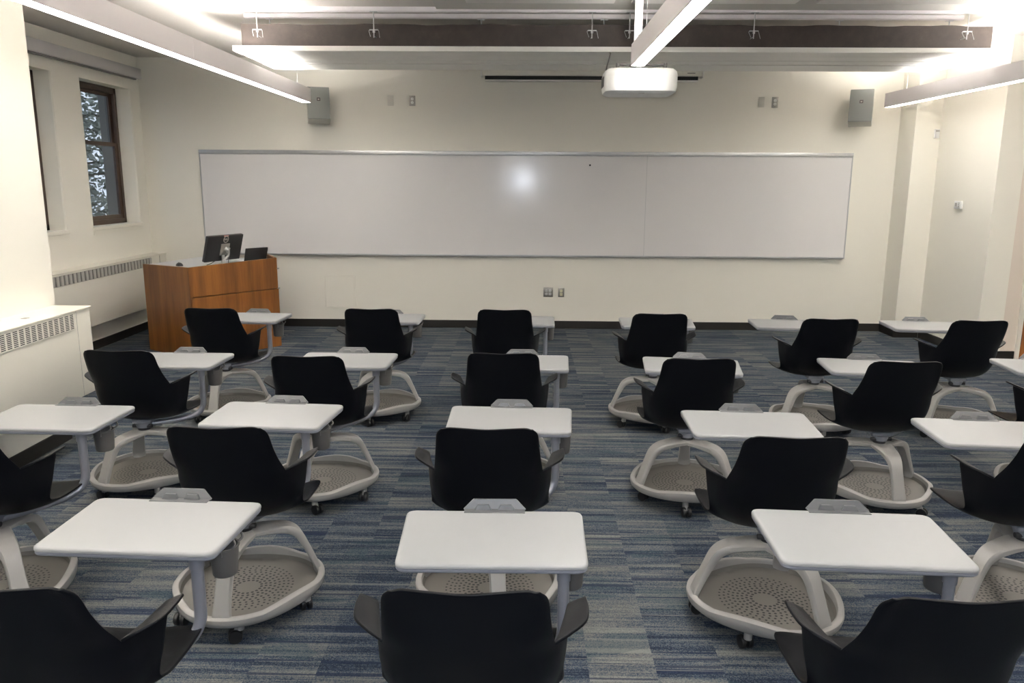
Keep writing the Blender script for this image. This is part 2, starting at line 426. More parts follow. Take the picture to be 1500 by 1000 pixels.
# ------------------------------------------------------------------ convectors
def slats_back(parent, xf, y0, y1, z0, z1, n):
    box('grille_recess', M['void2'], (xf - .001, xf + .0015, y0, y1, z0, z1), parent)
    p = (y1 - y0) / n; prof = []
    for i in range(n):
        y = y0 + i * p; prof += [(xf + .0018, y), (xf + .0018, y + p * .48), (xf + .011, y + p * .48), (xf + .011, y + p)]
    bm = bmesh.new(); a = [bm.verts.new((x, y, z0)) for x, y in prof]; b = [bm.verts.new((x, y, z1)) for x, y in prof]
    for k in range(len(prof) - 1):
        if k % 4 != 0: bm.faces.new((a[k], a[k + 1], b[k + 1], b[k]))
        else:
            f = [bm.verts.new((xf + .0018, prof[k][1], z)) for z in (z0, z0 + .003)]
    for v in [v for v in bm.verts if not v.link_faces]: bm.verts.remove(v)
    # thin bottom and top rails join the slats
    obj('grille', bm, M['grille'], parent)
t = thing('convector', 'low cream wall convector under the windows behind the lectern', 'radiator')
xf = -4.349
bm = bmesh.new()
bx(bm, XW, xf, YP + .03, D - .02, .307, .886, bev=.006)
obj('cabinet', bm, M['conv'], t, smooth=True)
bm = bmesh.new(); bx(bm, XW, xf + .008, YP + .02, D - .016, .886, .896, bev=.003)
obj('top_cover', bm, M['conv'], t)
bm = bmesh.new(); bx(bm, xf, xf + .004, 9.34, 9.346, .31, .88); obj('seam', bm, M['grille'], t)
slats_back(t, xf, 5.4, 9.12, .776, .872, 52)
t = thing('convector', 'large cream convector cabinet mounted on the left pier', 'radiator')
xn = -2.89
bm = bmesh.new(); bx(bm, XP, xn, YB + .05, 5.144, .365, .932, bev=.008); obj('cabinet', bm, M['conv'], t, smooth=True)
bm = bmesh.new(); bx(bm, XP, xn + .010, YB + .04, 5.15, .932, .942, bev=.004); obj('top_cover', bm, M['conv'], t)
box('grille_recess', M['void'], (xn - .001, xn + .0015, 2.2, 4.94, .822, .918), t)
bm = bmesh.new(); y0, y1 = 2.2, 4.94; z0, z1 = .822, .918; nc, nr = 48, 9
ys = []; zs_ = []
for i in range(nc): ys += [y0 + (y1 - y0) * i / nc, y0 + (y1 - y0) * (i + .24) / nc]
ys.append(y1); ys.append(y1 + .012)
for k in range(nr): zs_ += [z0 + (z1 - z0) * k / nr, z0 + (z1 - z0) * (k + .42) / nr]
zs_.append(z1); zs_.append(z1 + .004)
gv = [[bm.verts.new((xn + .004, y, z)) for z in zs_] for y in ys]
for a in range(len(ys) - 1):
    for b in range(len(zs_) - 1):
        if a % 2 == 1 and b % 2 == 1: continue      # the open slots between the ribs
        bm.faces.new((gv[a][b], gv[a + 1][b], gv[a + 1][b + 1], gv[a][b + 1]))
obj('grille', bm, M['conv'], t, mods=[('SOLIDIFY', dict(thickness=.002))])
bm = bmesh.new(); bx(bm, xn - .13, xn - .10, 4.62, 4.66, .9415, .944); obj('air_valve', bm, M['plate'], t)
bm = bmesh.new(); bx(bm, xn, xn + .002, 4.975, 4.978, .37, .93); obj('seam', bm, M['grille'], t)

# ------------------------------------------------------------------ suspended lamps
def lamp(xc, y0, y1, lab, wires, joints):
    t = thing('linear_lamp', lab, 'ceiling light', (xc, 0, 0), 0, None)
    w = .048; z0, z1 = 2.570, 2.716
    bm = bmesh.new(); bx(bm, -w, -w + .006, y0, y1, z0, z1); bx(bm, w - .006, w, y0, y1, z0, z1)
    bx(bm, -w, w, y1 - .006, y1, z0, z1); bx(bm, -w, w, y0, y0 + .006, z0, z1)
    bx(bm, -w + .006, w - .006, y0 + .006, y1 - .006, z0 + .05, z0 + .06)
    obj('housing', bm, M['lamp'], t)
    bm = bmesh.new(); bx(bm, -w + .006, w - .006, y0 + .006, y1 - .006, z0 + .001, z0 + .004)
    obj('diffuser', bm, M['glow'], t)
    bm = bmesh.new(); bx(bm, -w + .008, w - .008, y0 + .01, y1 - .01, z1 - .02, z1 - .016)
    obj('upper_diffuser', bm, M['glowup'], t)
    for y in joints:
        bm = bmesh.new(); bx(bm, w, w + .001, y, y + .004, z0, z1); bx(bm, -w - .001, -w, y, y + .004, z0, z1); bx(bm, -w, w, y, y + .012, z0 - .001, z0 + .002)
        obj('joint', bm, M['lamp'], t)
    for y in wires:
        bm = bmesh.new(); cyl(bm, (0, y, z1 - .02), (0, y, ZC), .0011, 6); cyl(bm, (0, y, ZC - .012), (0, y, ZC), .022, 14)
        obj('suspension_wire', bm, M['alu'], t)
    return t
lamp(-2.325, -1.2, 8.67, 'long silver linear lamp hanging over the left side', (1.0, 4.2, 8.35), (2.3, 5.65))
lamp(.787, -1.2, 5.87, 'silver linear lamp hanging over the middle, ending at the projector', (1.2, 5.5), (2.4,))
lamp(3.92, -1.2, 8.93, 'long silver linear lamp hanging over the right side', (1.0, 4.4, 8.55), (2.6, 6.0))

# ------------------------------------------------------------------ suspended panel with brown board
t = thing('suspended_panel', 'long white metal panel hanging before the front wall with a brown board on it', 'ceiling panel', (0, 0, 0))
bm = bmesh.new()
x0, x1, y0, y1, zs = -2.45, 3.93, 6.90, 8.03, 2.822
bx(bm, x0, x1, y0, y1, zs + .012, zs + .032)
for (a, b, dz) in ((y0, y0 + .22, 0.), (y0 + .245, y0 + .50, .003), (y0 + .515, y0 + .72, .003), (y0 + .745, y1, 0.)):
    bx(bm, x0, x1, a, b, zs + dz, zs + .014)
bx(bm, x0, x1, y0 - .004, y0 + .004, zs, zs + .040)
obj('metal_tray', bm, M['panelw'], t)
bm = bmesh.new()
N = 60; rings = []
for i in range(N + 1):
    x = -2.375 + (3.825 + 2.375) * i / N
    zt = 3.035 + .004 * math.sin(i * .7) + .003 * math.sin(i * 1.9 + 1)
    yy = .003 * math.sin(i * .45)
    rings.append([(x, 6.915 + yy, zs + .032), (x, 6.915 + yy, zt), (x, 6.935 + yy, zt), (x, 6.935 + yy, zs + .032)])
loft(bm, rings, cap=True); obj('brown_board', bm, M['brown'], t)
for x in (-2.21, -1.25, .534, .839, 1.847, 3.567):
    bm = bmesh.new(); y = 6.82
    cyl(bm, (x, y, 2.915), (x, y, 3.125), .0045, 8); bx(bm, x - .03, x + .03, y - .012, y + .012, 3.112, 3.118)
    cyl(bm, (x, y, 2.955), (x, y, 2.972), .011, 8)
    bx(bm, x - .035, x + .035, y - .01, y + .01, 2.972, 2.978)
    tube(bm, [(x - .034, y, 2.975), (x - .04, y, 2.965), (x - .026, y - .02, 2.92)], .0022, 6)
    tube(bm, [(x + .034, y, 2.975), (x + .04, y, 2.965), (x + .050, y - .02, 2.912)], .0022, 6)
    tube(bm, [(x, y, 2.93), (x, y + .045, 2.93), (x, 6.916, 2.93)], .0025, 6)
    obj('hanger', bm, M['alu'], t, smooth=True)
for x in (-2.19, -.385, .656, 2.637, 3.555):
    bm = bmesh.new(); y = 7.10
    cyl(bm, (x, y, 2.85), (x, y, 3.115), .0055, 8); bx(bm, x - .03, x + .03, y - .012, y + .012, 3.104, 3.110)
    obj('hanger', bm, M['alu'], t)
for (y, xa, xb, lab) in ((6.83, -2.42, 3.64, 'grey metal strut on the ceiling in front of the brown board'), (7.10, -2.40, 3.66, 'grey metal strut on the ceiling just behind the brown board')):
    t = thing('ceiling_rail', lab, 'rail')
    bm = bmesh.new(); bx(bm, xa, xb, y - .03, y + .03, 3.118, ZC); bx(bm, xa, xb, y - .012, y + .012, 3.114, 3.119)
    obj('rail', bm, M['lamp'], t)
bm = bmesh.new(); prism(bm, [(-.73, 6.78), (3.70, 6.78), (3.70, 3.2), (-.73, 3.2)][::-1], 3.128, ZC)
struct('trim_1', bm, M['soffit'], 'smooth painted ceiling drop before the struts', 'ceiling drop')
for (xa, xb, lab) in ((-.46, .66, 'white ceiling panel left of the projector pole'), (.79, 2.02, 'white ceiling panel right of the projector pole'), (2.18, 3.33, 'white ceiling panel nearest the right lamp')):
    t = thing('ceiling_panel', lab, 'ceiling panel', group=None)
    box('panel', M['panelw'], (xa, xb, 5.2, 6.37, 3.088, 3.105), t, bev=.003)
    bm = bmesh.new()
    for x in (xa + .15, xb - .15):
        for y in (5.35, 6.2): cyl(bm, (x, y, 3.105), (x, y, 3.128), .01, 8)
    obj('spacer', bm, M['alu'], t)

# ------------------------------------------------------------------ projector
t = thing('projector', 'white ceiling projector hanging from a pole over the room', 'projector', (.825, 6.06, .045))
def rrect(w, h, r, n=6):
    pts = []
    for cx, cy, a0 in ((w / 2 - r, h / 2 - r, 0), (-w / 2 + r, h / 2 - r, 90), (-w / 2 + r, -h / 2 + r, 180), (w / 2 - r, -h / 2 + r, 270)):
        for i in range(n + 1):
            a = math.radians(a0 + 90 * i / n); pts.append((cx + r * math.cos(a), cy + r * math.sin(a)))
    return pts
bm = bmesh.new(); rings = []
for (z, w, h, r) in ((2.345, .38, .24, .05), (2.348, .47, .32, .07), (2.362, .512, .365, .085), (2.395, .525, .38, .09), (2.475, .525, .38, .09), (2.505, .51, .36, .085), (2.519, .47, .33, .075), (2.522, .40, .26, .05)):
    rings.append([(x, y, z) for x, y in rrect(w, h, r, 7)])
loft(bm, rings, cap=True)
bm2 = obj('body', bm, M['proj'], t, smooth=True)
box('badge', M['logo'], (-.018, .024, -.150, -.140, 2.3445, 2.3475), t)
bm = bmesh.new(); bx(bm, -.264, -.2605, -.08, .1, 2.40, 2.47); obj('vent', bm, M['cup'], t)
bm = bmesh.new(); cyl(bm, (.13, .185, 2.44), (.13, .208, 2.44), .045, 24); obj('lens', bm, M['dark'], t, smooth=True)
bm = bmesh.new()
for sx in (-1, 1):
    for yy in (-.11, .11):
        tube(bm, [(0, 0, 2.565), (sx * .06, yy * .6, 2.545), (sx * .17, yy, 2.548)], .008, 8)
        cyl(bm, (sx * .17, yy, 2.520), (sx * .17, yy, 2.556), .013, 10)
bx(bm, -.055, .055, -.05, .05, 2.555, 2.575, bev=.004); bx(bm, -.03, .03, -.03, .03, 2.575, 2.63)
obj('mount_bracket', bm, M['cup'], t, smooth=True)
bm = bmesh.new(); bx(bm, -.045, -.018, -.02, .02, 2.62, ZC - .067, bev=.003); obj('pole', bm, M['white'], t)
bm = bmesh.new(); bx(bm, -.014, .010, -.018, .018, 2.62, ZC - .067, bev=.003); obj('cable_duct', bm, M['white'], t)
bm = bmesh.new()
tube(bm, [(-.13, .85, 2.772), (-.135, .80, 2.745), (-.19, .5, 2.60), (-.225, .20, 2.46)], .006, 8)
tag(obj('projector_cable', bm, M['cable'], None, True), 'thin grey cable drooping from the white panel to the projector', 'cable').location = (.825, 6.06, .045)

# ------------------------------------------------------------------ front wall fittings
# whiteboard
t = thing('whiteboard', 'very wide white marker board on the front wall', 'whiteboard', (0, D, 0))
xa, xb, za, zb = -3.862, 3.828, .886, 2.112
bm = bmesh.new(); bx(bm, xa + .008, 1.429, -.014, -.001, za + .01, zb - .02); obj('panel', bm, M['board'], t)
bm = bmesh.new(); bx(bm, 1.431, xb - .008, -.014, -.001, za + .01, zb - .02); obj('panel', bm, M['board'], t)
box('seam', M['alu'], (1.428, 1.432, -.0145, -.001, za + .01, zb - .02), t)
box('top_rail', M['alu'], (xa, xb, -.026, -.001, zb - .048, zb), t, bev=.003)
box('side_trim', M['alu'], (xa, xa + .012, -.020, -.001, za, zb - .048), t)
box('side_trim', M['alu'], (xb - .012, xb, -.020, -.001, za, zb - .048), t)
bm = bmesh.new(); bx(bm, xa, xb, -.022, -.001, za - .004, za + .012); bx(bm, xa + .03, xb - .03, -.065, -.02, za - .004, za + .002); bx(bm, xa + .03, xb - .03, -.065, -.062, za, za + .008)
obj('pen_tray', bm, M['alu'], t)
bm = bmesh.new(); cyl(bm, (.76, D - .022, 1.957), (.76, D - .0145, 1.957), .011, 16)
tag(obj('magnet', bm, M['black'], None, True), 'tiny round black magnet near the top of the whiteboard', 'magnet')
# projection screen housing
t = thing('projection_screen', 'rolled-up projection screen in a slim cream case above the whiteboard', 'projection screen', (0, D, 0))
box('case', M['wall'], (-.505, 2.0, -.125, .002, 2.945, 3.06), t, bev=.012)
box('end_cap', M['panelw'], (2.0, 2.018, -.13, -.001, 2.935, 3.062), t, bev=.004)
box('end_cap', M['panelw'], (-.522, -.505, -.13, -.001, 2.935, 3.062), t, bev=.004)
box('slot', M['void'], (-.47, 1.955, -.122, -.02, 2.905, 2.944), t)
box('weight_bar', M['panelw'], (-.47, 1.955, -.124, -.05, 2.888, 2.904), t, bev=.002)
box('badge', M['plate'], (1.83, 1.92, -.127, -.124, 2.975, 2.985), t)
# speakers
def speaker(x, lab, rz, rx=-13):
    t = thing('wall_speaker', lab, 'speaker', (x, D, 2.60), 0, None)
    e = Matrix.Translation((0, -.21, 0)) @ Matrix.Rotation(math.radians(rz), 4, 'Z') @ Matrix.Rotation(math.radians(rx), 4, 'X')
    bm = bmesh.new(); bx(bm, -.125, .125, -.09, .10, -.185, .185, bev=.01); bmesh.ops.transform(bm, matrix=e, verts=bm.verts[:]); obj('cabinet', bm, M['spkb'], t, True)
    bm = bmesh.new(); bx(bm, -.122, .122, -.102, -.088, -.182, .182, bev=.005); bmesh.ops.transform(bm, matrix=e, verts=bm.verts[:]); gr = obj('grille', bm, M['spk'], t, True)
    bm = bmesh.new(); bx(bm, -.019, .019, -.105, -.101, .022, .058); bmesh.ops.transform(bm, matrix=e, verts=bm.verts[:]); lg = obj('badge', bm, M['badge'], gr)
    bm = bmesh.new(); bx(bm, -.009, .009, -.107, -.104, .033, .045); bmesh.ops.transform(bm, matrix=e, verts=bm.verts[:])
    obj('badge_mark', bm, M['logo'], gr)
    bm = bmesh.new(); bx(bm, -.05, .05, -.012, 0, -.08, .08); cyl(bm, (0, -.16, 0), (0, -.01, 0), .02, 12); obj('wall_bracket', bm, M['spkb'], t)
speaker(-2.37, 'grey loudspeaker on the front wall, above the left of the whiteboard', 17)
speaker(3.79, 'grey loudspeaker on the front wall, above the right of the whiteboard', -24)
# wall plates
def plate(name, lab, cat, x0, x1, z0, z1, m, kind):
    t = thing(name, lab, cat, ((x0 + x1) / 2, D, (z0 + z1) / 2))
    w, h = (x1 - x0) / 2, (z1 - z0) / 2
    box('cover_plate', m, (-w, w, -.007, .001, -h, h), t, bev=.0025)
    def rec(cx, cz, mm, r=.016):
        bm = bmesh.new(); cyl(bm, (cx, -.011, cz), (cx, -.006, cz), r, 20)
        p = obj('receptacle', bm, mm, t, True)
        bm = bmesh.new()
        for dx in (-.006, .006): bx(bm, cx + dx - .0012, cx + dx + .0012, -.0125, -.0105, cz - .002, cz + .006)
        cyl(bm, (cx, -.0125, cz - .008), (cx, -.0105, cz - .008), .0022, 8)
        obj('slots', bm, M['void'], p)
    if kind == 'duplex': rec(0, .020, M['recept']); rec(0, -.020, M['recept'])
    if kind == 'quad':
        for sx in (-.023, .023):
            rec(sx, .020, M['recept']); rec(sx, -.020, M['recept'])
    if kind == 'data':
        rec(0, .02, M['ivory']); box('data_jack', M['ivory'], (-.016, .016, -.011, -.006, -.04, -.004), t)
plate('blank_wall_plate', 'blank painted wall plate beside the upper left outlet', 'wall plate', -1.612, -1.542, 2.622, 2.735, M['plated'], '')
plate('wall_outlet', 'steel duplex outlet high on the wall right of the left loudspeaker', 'outlet', -1.358, -1.288, 2.620, 2.735, M['plate'], 'duplex')
plate('blank_wall_plate', 'blank painted wall plate beside the upper right outlet', 'wall plate', 2.687, 2.757, 2.622, 2.738, M['plated'], '')
plate('wall_outlet', 'steel duplex outlet high on the wall left of the right loudspeaker', 'outlet', 2.842, 2.914, 2.618, 2.738, M['plate'], 'duplex')
plate('wall_outlet', 'steel four-socket outlet low under the middle of the whiteboard', 'outlet', .233, .349, .388, .504, M['plate'], 'quad')
plate('data_outlet', 'narrow plate with an ivory socket low on the wall, right of the four-socket outlet', 'outlet', .413, .486, .388, .500, M['plate'], 'data')
t = thing('access_panel', 'flush cream access panel low on the wall right of the lectern', 'access panel', (-2.25, D, .43))
bm = bmesh.new(); bx(bm, -.175, .175, -.004, 0, -.185, .185, bev=.0015); obj('panel_door', bm, M['wall'], t)
bm = bmesh.new()
for dd in ((-.19, -.179, -.2, .2), (.179, .19, -.2, .2)): bx(bm, dd[0], dd[1], -.010, 0, dd[2], dd[3])
for dd in ((-.179, .179, -.2, -.189), (-.179, .179, .189, .2)): bx(bm, dd[0], dd[1], -.010, 0, dd[2], dd[3])
obj('panel_frame', bm, M['wall'], t)
t = thing('thermostat', 'small white thermostat on the right wall', 'thermostat', (RX, 8.59, 1.548))
box('body', M['white'], (-.028, .002, -.06, .06, -.04, .04), t, bev=.004)
box('display', M['logo'], (-.030, -.028, .005, .04, -.015, .02), t)
bm = bmesh.new()
for z in (-.02, -.002, .016): bx(bm, -.031, -.028, -.045, -.03, z, z + .008)
obj('button', bm, M['cup'], t)
t = thing('motion_sensor', 'small white motion sensor high on the pilaster', 'sensor', (4.576, AY, 2.312))
box('body', M['white'], (-.026, .026, -.030, .002, -.050, .050), t, bev=.006)
box('lens', M['logo'], (-.021, .021, -.032, -.029, .02, .042), t, bev=.001)

# ------------------------------------------------------------------ lectern
P1, P2, P3 = Vector((-3.958, 8.117)), Vector((-3.27, 7.61)), Vector((-2.64, 8.37))
P4 = Vector((-2.98, 8.90)); P5 = Vector((-3.72, 9.02)); HT = .925
t = thing('lectern', 'cherry wood lectern desk with angled panels in the front left corner', 'lectern', (-3.3, 8.4, 0))
off = Vector((3.3, -8.4))
def wallpanel(a, b, z0, z1a, z1b, th, inset=0.):
    """upright panel from a to b (plan), thickness inward (left of a->b)"""
    dd = (b - a).normalized(); nn = Vector((-dd.y, dd.x)); a = a + nn * inset; b = b + nn * inset
    bm = bmesh.new()
    lo = [(*(a + off), z0), (*(b + off), z0), (*(b + nn * th + off), z0), (*(a + nn * th + off), z0)]
    hi = [(*(a + off), z1a), (*(b + off), z1b), (*(b + nn * th + off), z1b), (*(a + nn * th + off), z1a)]
    loft(bm, [lo, hi], cap=True); return bm
obj('side_panel', wallpanel(P1, P2, .0, .905, HT, .025), M['wood'], t)
obj('front_panel', wallpanel(P2, P3, .632, HT, .955, .03), M['wood'], t)
obj('lower_panel', wallpanel(P2 + (P3 - P2) * .012, P3 + (P3 - P2) * .004, .0, .624, .624, .03, -.004), M['wood'], t)
obj('side_panel', wallpanel(P3, P4, .0, .955, .985, .025), M['wood'], t)
bm = bmesh.new()
core = [P1 + (P5 - P1) * .1, P1 + Vector((.05, .0)), P2 + Vector((.0, .06)), P3 + Vector((-.05, 0.0)), P4 + Vector((-.06, -.02)), P5]
prism(bm, [tuple(p + off) for p in core], .04, .86); obj('body', bm, M['wood'], t)
bm = bmesh.new(); prism(bm, [tuple(p + off) for p in core], .86, .895); obj('worktop', bm, M['worktop'], t)
for z in (.84, .628):
    bm = bmesh.new(); q = P3 + off; bx(bm, q.x - .02, q.x + .012, q.y - .004, q.y + .03, z - .005, z + .005); obj('edge_clip', bm, M['steel'], t)
# monitor
def frame_matrix(origin, right, up):
    r = Vector(right).normalized(); u = Vector(up); u = (u - r * u.dot(r)).normalized(); n = r.cross(u)
    m = Matrix((r, u, n)).transposed().to_4x4(); m.translation = Vector(origin); return m
t = thing('monitor', 'black computer monitor seen from behind on the lectern', 'monitor', (-3.13, 8.26, .895))
# local x = along the screen, y = up, z = towards the viewer
mm = frame_matrix((-.030, -.010, .174), (.394, .919, 0), (.277, -.119, 1))
def tb(name, dims, m, par, bev=0., mat4=None):
    bm = bmesh.new(); bx(bm, *dims, bev=bev); bmesh.ops.transform(bm, matrix=mat4, verts=bm.verts[:]); return obj(name, bm, m, par, bev > 0)
tb('housing', (-.250, .250, -.139, .139, -.018, .022), M['mon'], t, .008, mm)
tb('screen', (-.240, .240, -.129, .129, -.020, -.018), M['black'], t, 0, mm)
pl = tb('vesa_plate', (-.062, .062, -.075, .052, .022, .030), M['steel'], t, .003, mm)
tb('sticker', (-.035, .03, .1275, .1385, .005, .0225), M['red'], t, 0, mm)
bm = bmesh.new(); rings = []
for i in range(32):
    a = 2 * PI * i / 32; rings.append([((.033 + dr) * math.cos(a), .098 + (.033 + dr) * math.sin(a), z) for dr, z in ((-.0035, .0222), (-.0035, .0235), (.0035, .0235), (.0035, .0222))])
loft(bm, rings, loop=True); bmesh.ops.transform(bm, matrix=mm, verts=bm.verts[:]); lg = obj('logo_ring', bm, M['logo'], t)
cu = bpy.data.curves.new('logo_text', 'FONT'); cu.body = 'DELL'; cu.size = .026; cu.align_x = 'CENTER'; cu.align_y = 'CENTER'; cu.extrude = .0006; cu.offset = .0006
to = bpy.data.objects.new('logo_text', cu); COL.objects.link(to)
dg = bpy.context.evaluated_depsgraph_get(); me = bpy.data.meshes.new_from_object(to.evaluated_get(dg), depsgraph=dg)
bpy.data.objects.remove(to); me.transform(mm @ Matrix.Translation((0, .098, .0232))); me.materials.clear(); me.materials.append(M['logo'])
to = bpy.data.objects.new('logo_text', me); COL.objects.link(to); to.parent = t
bm = bmesh.new()
jp = mm @ Vector((.02, -.01, .06)); cyl(bm, mm @ Vector((.0, .0, .03)), jp, .022, 16)
cyl(bm, mm @ Vector((.02, -.035, .055)), mm @ Vector((.02, .015, .055)), .018, 14)
tube(bm, [jp, jp + Vector((-.01, .0, -.06)), Vector((-.02, -.06, .04)), Vector((-.02, -.05, .0))], .014, 12)
cyl(bm, (-.02, -.05, 0), (-.02, -.05, .012), .05, 20); cyl(bm, (-.02, -.05, 0), (-.02, -.05, .10), .017, 14)
obj('monitor_arm', bm, M['steel'], t, True)
bm = bmesh.new()
tube(bm, [mm @ Vector((-.09, -.145, .0)), Vector((-.13, -.13, .015)), Vector((-.15, -.17, .006))], .004, 8)
tube(bm, [mm @ Vector((.03, -.06, .035)), Vector((.03, -.04, .06)), Vector((.02, -.03, .004))], .0035, 8)
obj('cable', bm, M['blackcable'], t, True)
# small control screen
t = thing('control_screen', 'small black tilted screen beside the monitor on the lectern', 'screen', (-2.90, 8.49, .895))
m2 = frame_matrix((.0, .0, .075), (.60, .68, 0), (.30, -.2, 1))
tb('housing', (-.13, .13, -.075, .085, -.008, .008), M['mon'], t, .003, m2)
tb('screen', (-.12, .12, -.065, .075, -.010, -.008), M['black'], t, 0, m2)
bm = bmesh.new(); tube(bm, [m2 @ Vector((0, -.02, -.01)), Vector((-.05, .06, .03)), Vector((-.06, .07, .0))], .009, 10); cyl(bm, (-.06, .07, 0), (-.06, .07, .008), .045, 18)
obj('stand', bm, M['mon'], t, True)
t = thing('computer_mouse', 'small dark computer mouse on the left of the lectern top', 'mouse', (-3.55, 8.06, .895), .7)
bm = bmesh.new(); bmesh.ops.create_uvsphere(bm, u_segments=20, v_segments=12, radius=1.)
for v in bm.verts: v.co = Vector((v.co.x * .034, v.co.y * .056, max(v.co.z, 0) * .034))
obj('body', bm, M['mon'], t, True); box('wheel', M['cup'], (-.003, .003, .015, .03, .029, .0345), t)
t = thing('paper_sheet', 'white sheets of paper lying beside the monitor on the lectern', 'paper', (-3.22, 8.62, .895), .8)
bm = bmesh.new(); bx(bm, -.11, .11, -.14, .14, 0, .003); bx(bm, -.09, .13, -.16, .12, .003, .005); obj('sheets', bm, M['white'], t)

# ------------------------------------------------------------------ the tablet desk chair
def V(*a): return Vector(a)
SH = [  # control grid of the right half: columns centre -> outer edge
 [V(0, -.250, .866), V(.08, -.243, .868), V(.14, -.233, .868), V(.170, -.225, .862)],
 [V(0, -.240, .835), V(.085, -.232, .835), V(.148, -.219, .835), V(.190, -.207, .836)],
 [V(0, -.221, .772), V(.088, -.212, .772), V(.152, -.197, .772), V(.197, -.178, .772)],
 [V(0, -.203, .712), V(.090, -.194, .712), V(.158, -.176, .712), V(.204, -.142, .712)],
 [V(0, -.186, .655), V(.095, -.176, .655), V(.163, -.150, .655), V(.213, -.092, .647), V(.238, -.008, .654), V(.256, .072, .662)],
 [V(0, -.168, .600), V(.100, -.158, .600), V(.170, -.130, .600), V(.219, -.072, .598), V(.240, -.004, .602), V(.253, .060, .608)],
 [V(0, -.148, .540), V(.100, -.138, .540), V(.171, -.110, .540), V(.217, -.054, .542), V(.237, .000, .545), V(.248, .046, .550)],
 [V(0, -.115, .482), V(.098, -.105, .482), V(.163, -.080, .485), V(.206, -.032, .490), V(.228, .006, .495), V(.241, .034, .502)],
 [V(0, -.065, .438), V(.090, -.058, .440), V(.150, -.036, .445), V(.192, -.003, .452), V(.222, .018, .460), V(.240, .034, .470)],
 [V(0, .000, .418), V(.085, .003, .420), V(.140, .014, .424), V(.188, .036, .433), V(.222, .054, .443), V(.247, .070, .454)],
 [V(0, .090, .416), V(.080, .090, .417), V(.140, .100, .420), V(.188, .114, .428), V(.222, .126, .437), V(.248, .134, .447)],
 [V(0, .190, .426), V(.080, .190, .427), V(.140, .198, .430), V(.190, .208, .436), V(.224, .214, .441), V(.250, .220, .447)],
 [V(0, .278, .433), V(.080, .280, .434), V(.140, .284, .437), V(.188, .288, .441), V(.220, .292, .444), V(.245, .294, .447)],
 [V(0, .328, .420), V(.080, .330, .422), V(.140, .330, .426), V(.182, .328, .432), V(.208, .324, .437), V(.226, .317, .441)],
]
for r in SH[:4]:
    r.append(r[3] + V(.028, .078, -.002)); r.append(r[4] + V(.018, .074, -.002))
S = 4
def shell_grid():
    rows = []
    for side in (0,):
        for i in range((len(SH) - 1) * S + 1):
            line = [cr([SH[k][c] for k in range(len(SH))], i / S) for c in range(6)]
            full = [V(-p.x, p.y, p.z) for p in line[:0:-1]] + line
            rows.append([cr(full, j / S) for j in range((len(full) - 1) * S + 1)])
    return rows
G = shell_grid(); NC = len(G[0]); NOTCH = 4 * S
bm = bmesh.new(); VV = [[None] * NC for _ in G]
lo_c, hi_c = 2 * S, NC - 1 - 2 * S      # outer two columns each side only exist from the notch down
for i, row in enumerate(G):
    for j, p in enumerate(row):
        if i >= NOTCH or lo_c <= j <= hi_c: VV[i][j] = bm.verts.new(p)
for i in range(len(G) - 1):
    for j in range(NC - 1):
        q = (VV[i][j], VV[i][j + 1], VV[i + 1][j + 1], VV[i + 1][j])
        if all(q): bm.faces.new(q)
proto = thing('desk_chair', 'x', 'chair')
shell = obj('seat_shell', bm, M['shell'], proto, True, [('SOLIDIFY', dict(thickness=.007, offset=0.)), ('BEVEL', dict(width=.0018, segments=2, limit_method='ANGLE', angle_limit=1.0))])
for p in shell.data.polygons: p.use_smooth = True
shell.data.set_sharp_from_angle(angle=math.radians(60))
root = [cr([SH[4][c] for c in range(6)], 3 + k * 2 / 3) for k in range(4)]
root[0] = SH[4][3].copy()
mid = [V(.229, -.087, .655), V(.258, -.050, .666), V(.273, .010, .674), V(.279, .072, .674)]
out = [V(.248, -.080, .664), V(.294, -.042, .679), V(.305, .018, .684), V(.303, .072, .684)]
for sx in (1, -1):
    bm = bmesh.new(); gr = []
    for a in range(9):
        line = [cr([root[k], mid[k], out[k]], a / 4) for k in range(4)]
        gr.append([cr(line, b / 4) for b in range(13)])
    vv = [[bm.verts.new((p.x * sx, p.y, p.z)) for p in r] for r in gr]
    for a in range(8):
        for b in range(12): bm.faces.new((vv[a][b], vv[a][b + 1], vv[a + 1][b + 1], vv[a + 1][b]))
    o = obj('armrest', bm, M['shell'], proto, True, [('SOLIDIFY', dict(thickness=.0075, offset=0.)), ('BEVEL', dict(width=.002, segments=2, limit_method='ANGLE', angle_limit=1.0))])
    for p in o.data.polygons: p.use_smooth = True
    o.data.set_sharp_from_angle(angle=math.radians(60))
# mechanism under the seat
bm = bmesh.new(); bx(bm, -.055, .055, -.035, .12, .396, .417, bev=.006); cyl(bm, (0, 0, .368), (0, 0, .398), .040, 24, .050)
obj('seat_bracket', bm, M['under'], proto, True)
bm = bmesh.new(); cyl(bm, (0, 0, .335), (0, 0, .372), .034, 20); cyl(bm, (-.055, -.02, .378), (.055, -.02, .378), .011, 12)
obj('swivel', bm, M['dark'], proto, True)

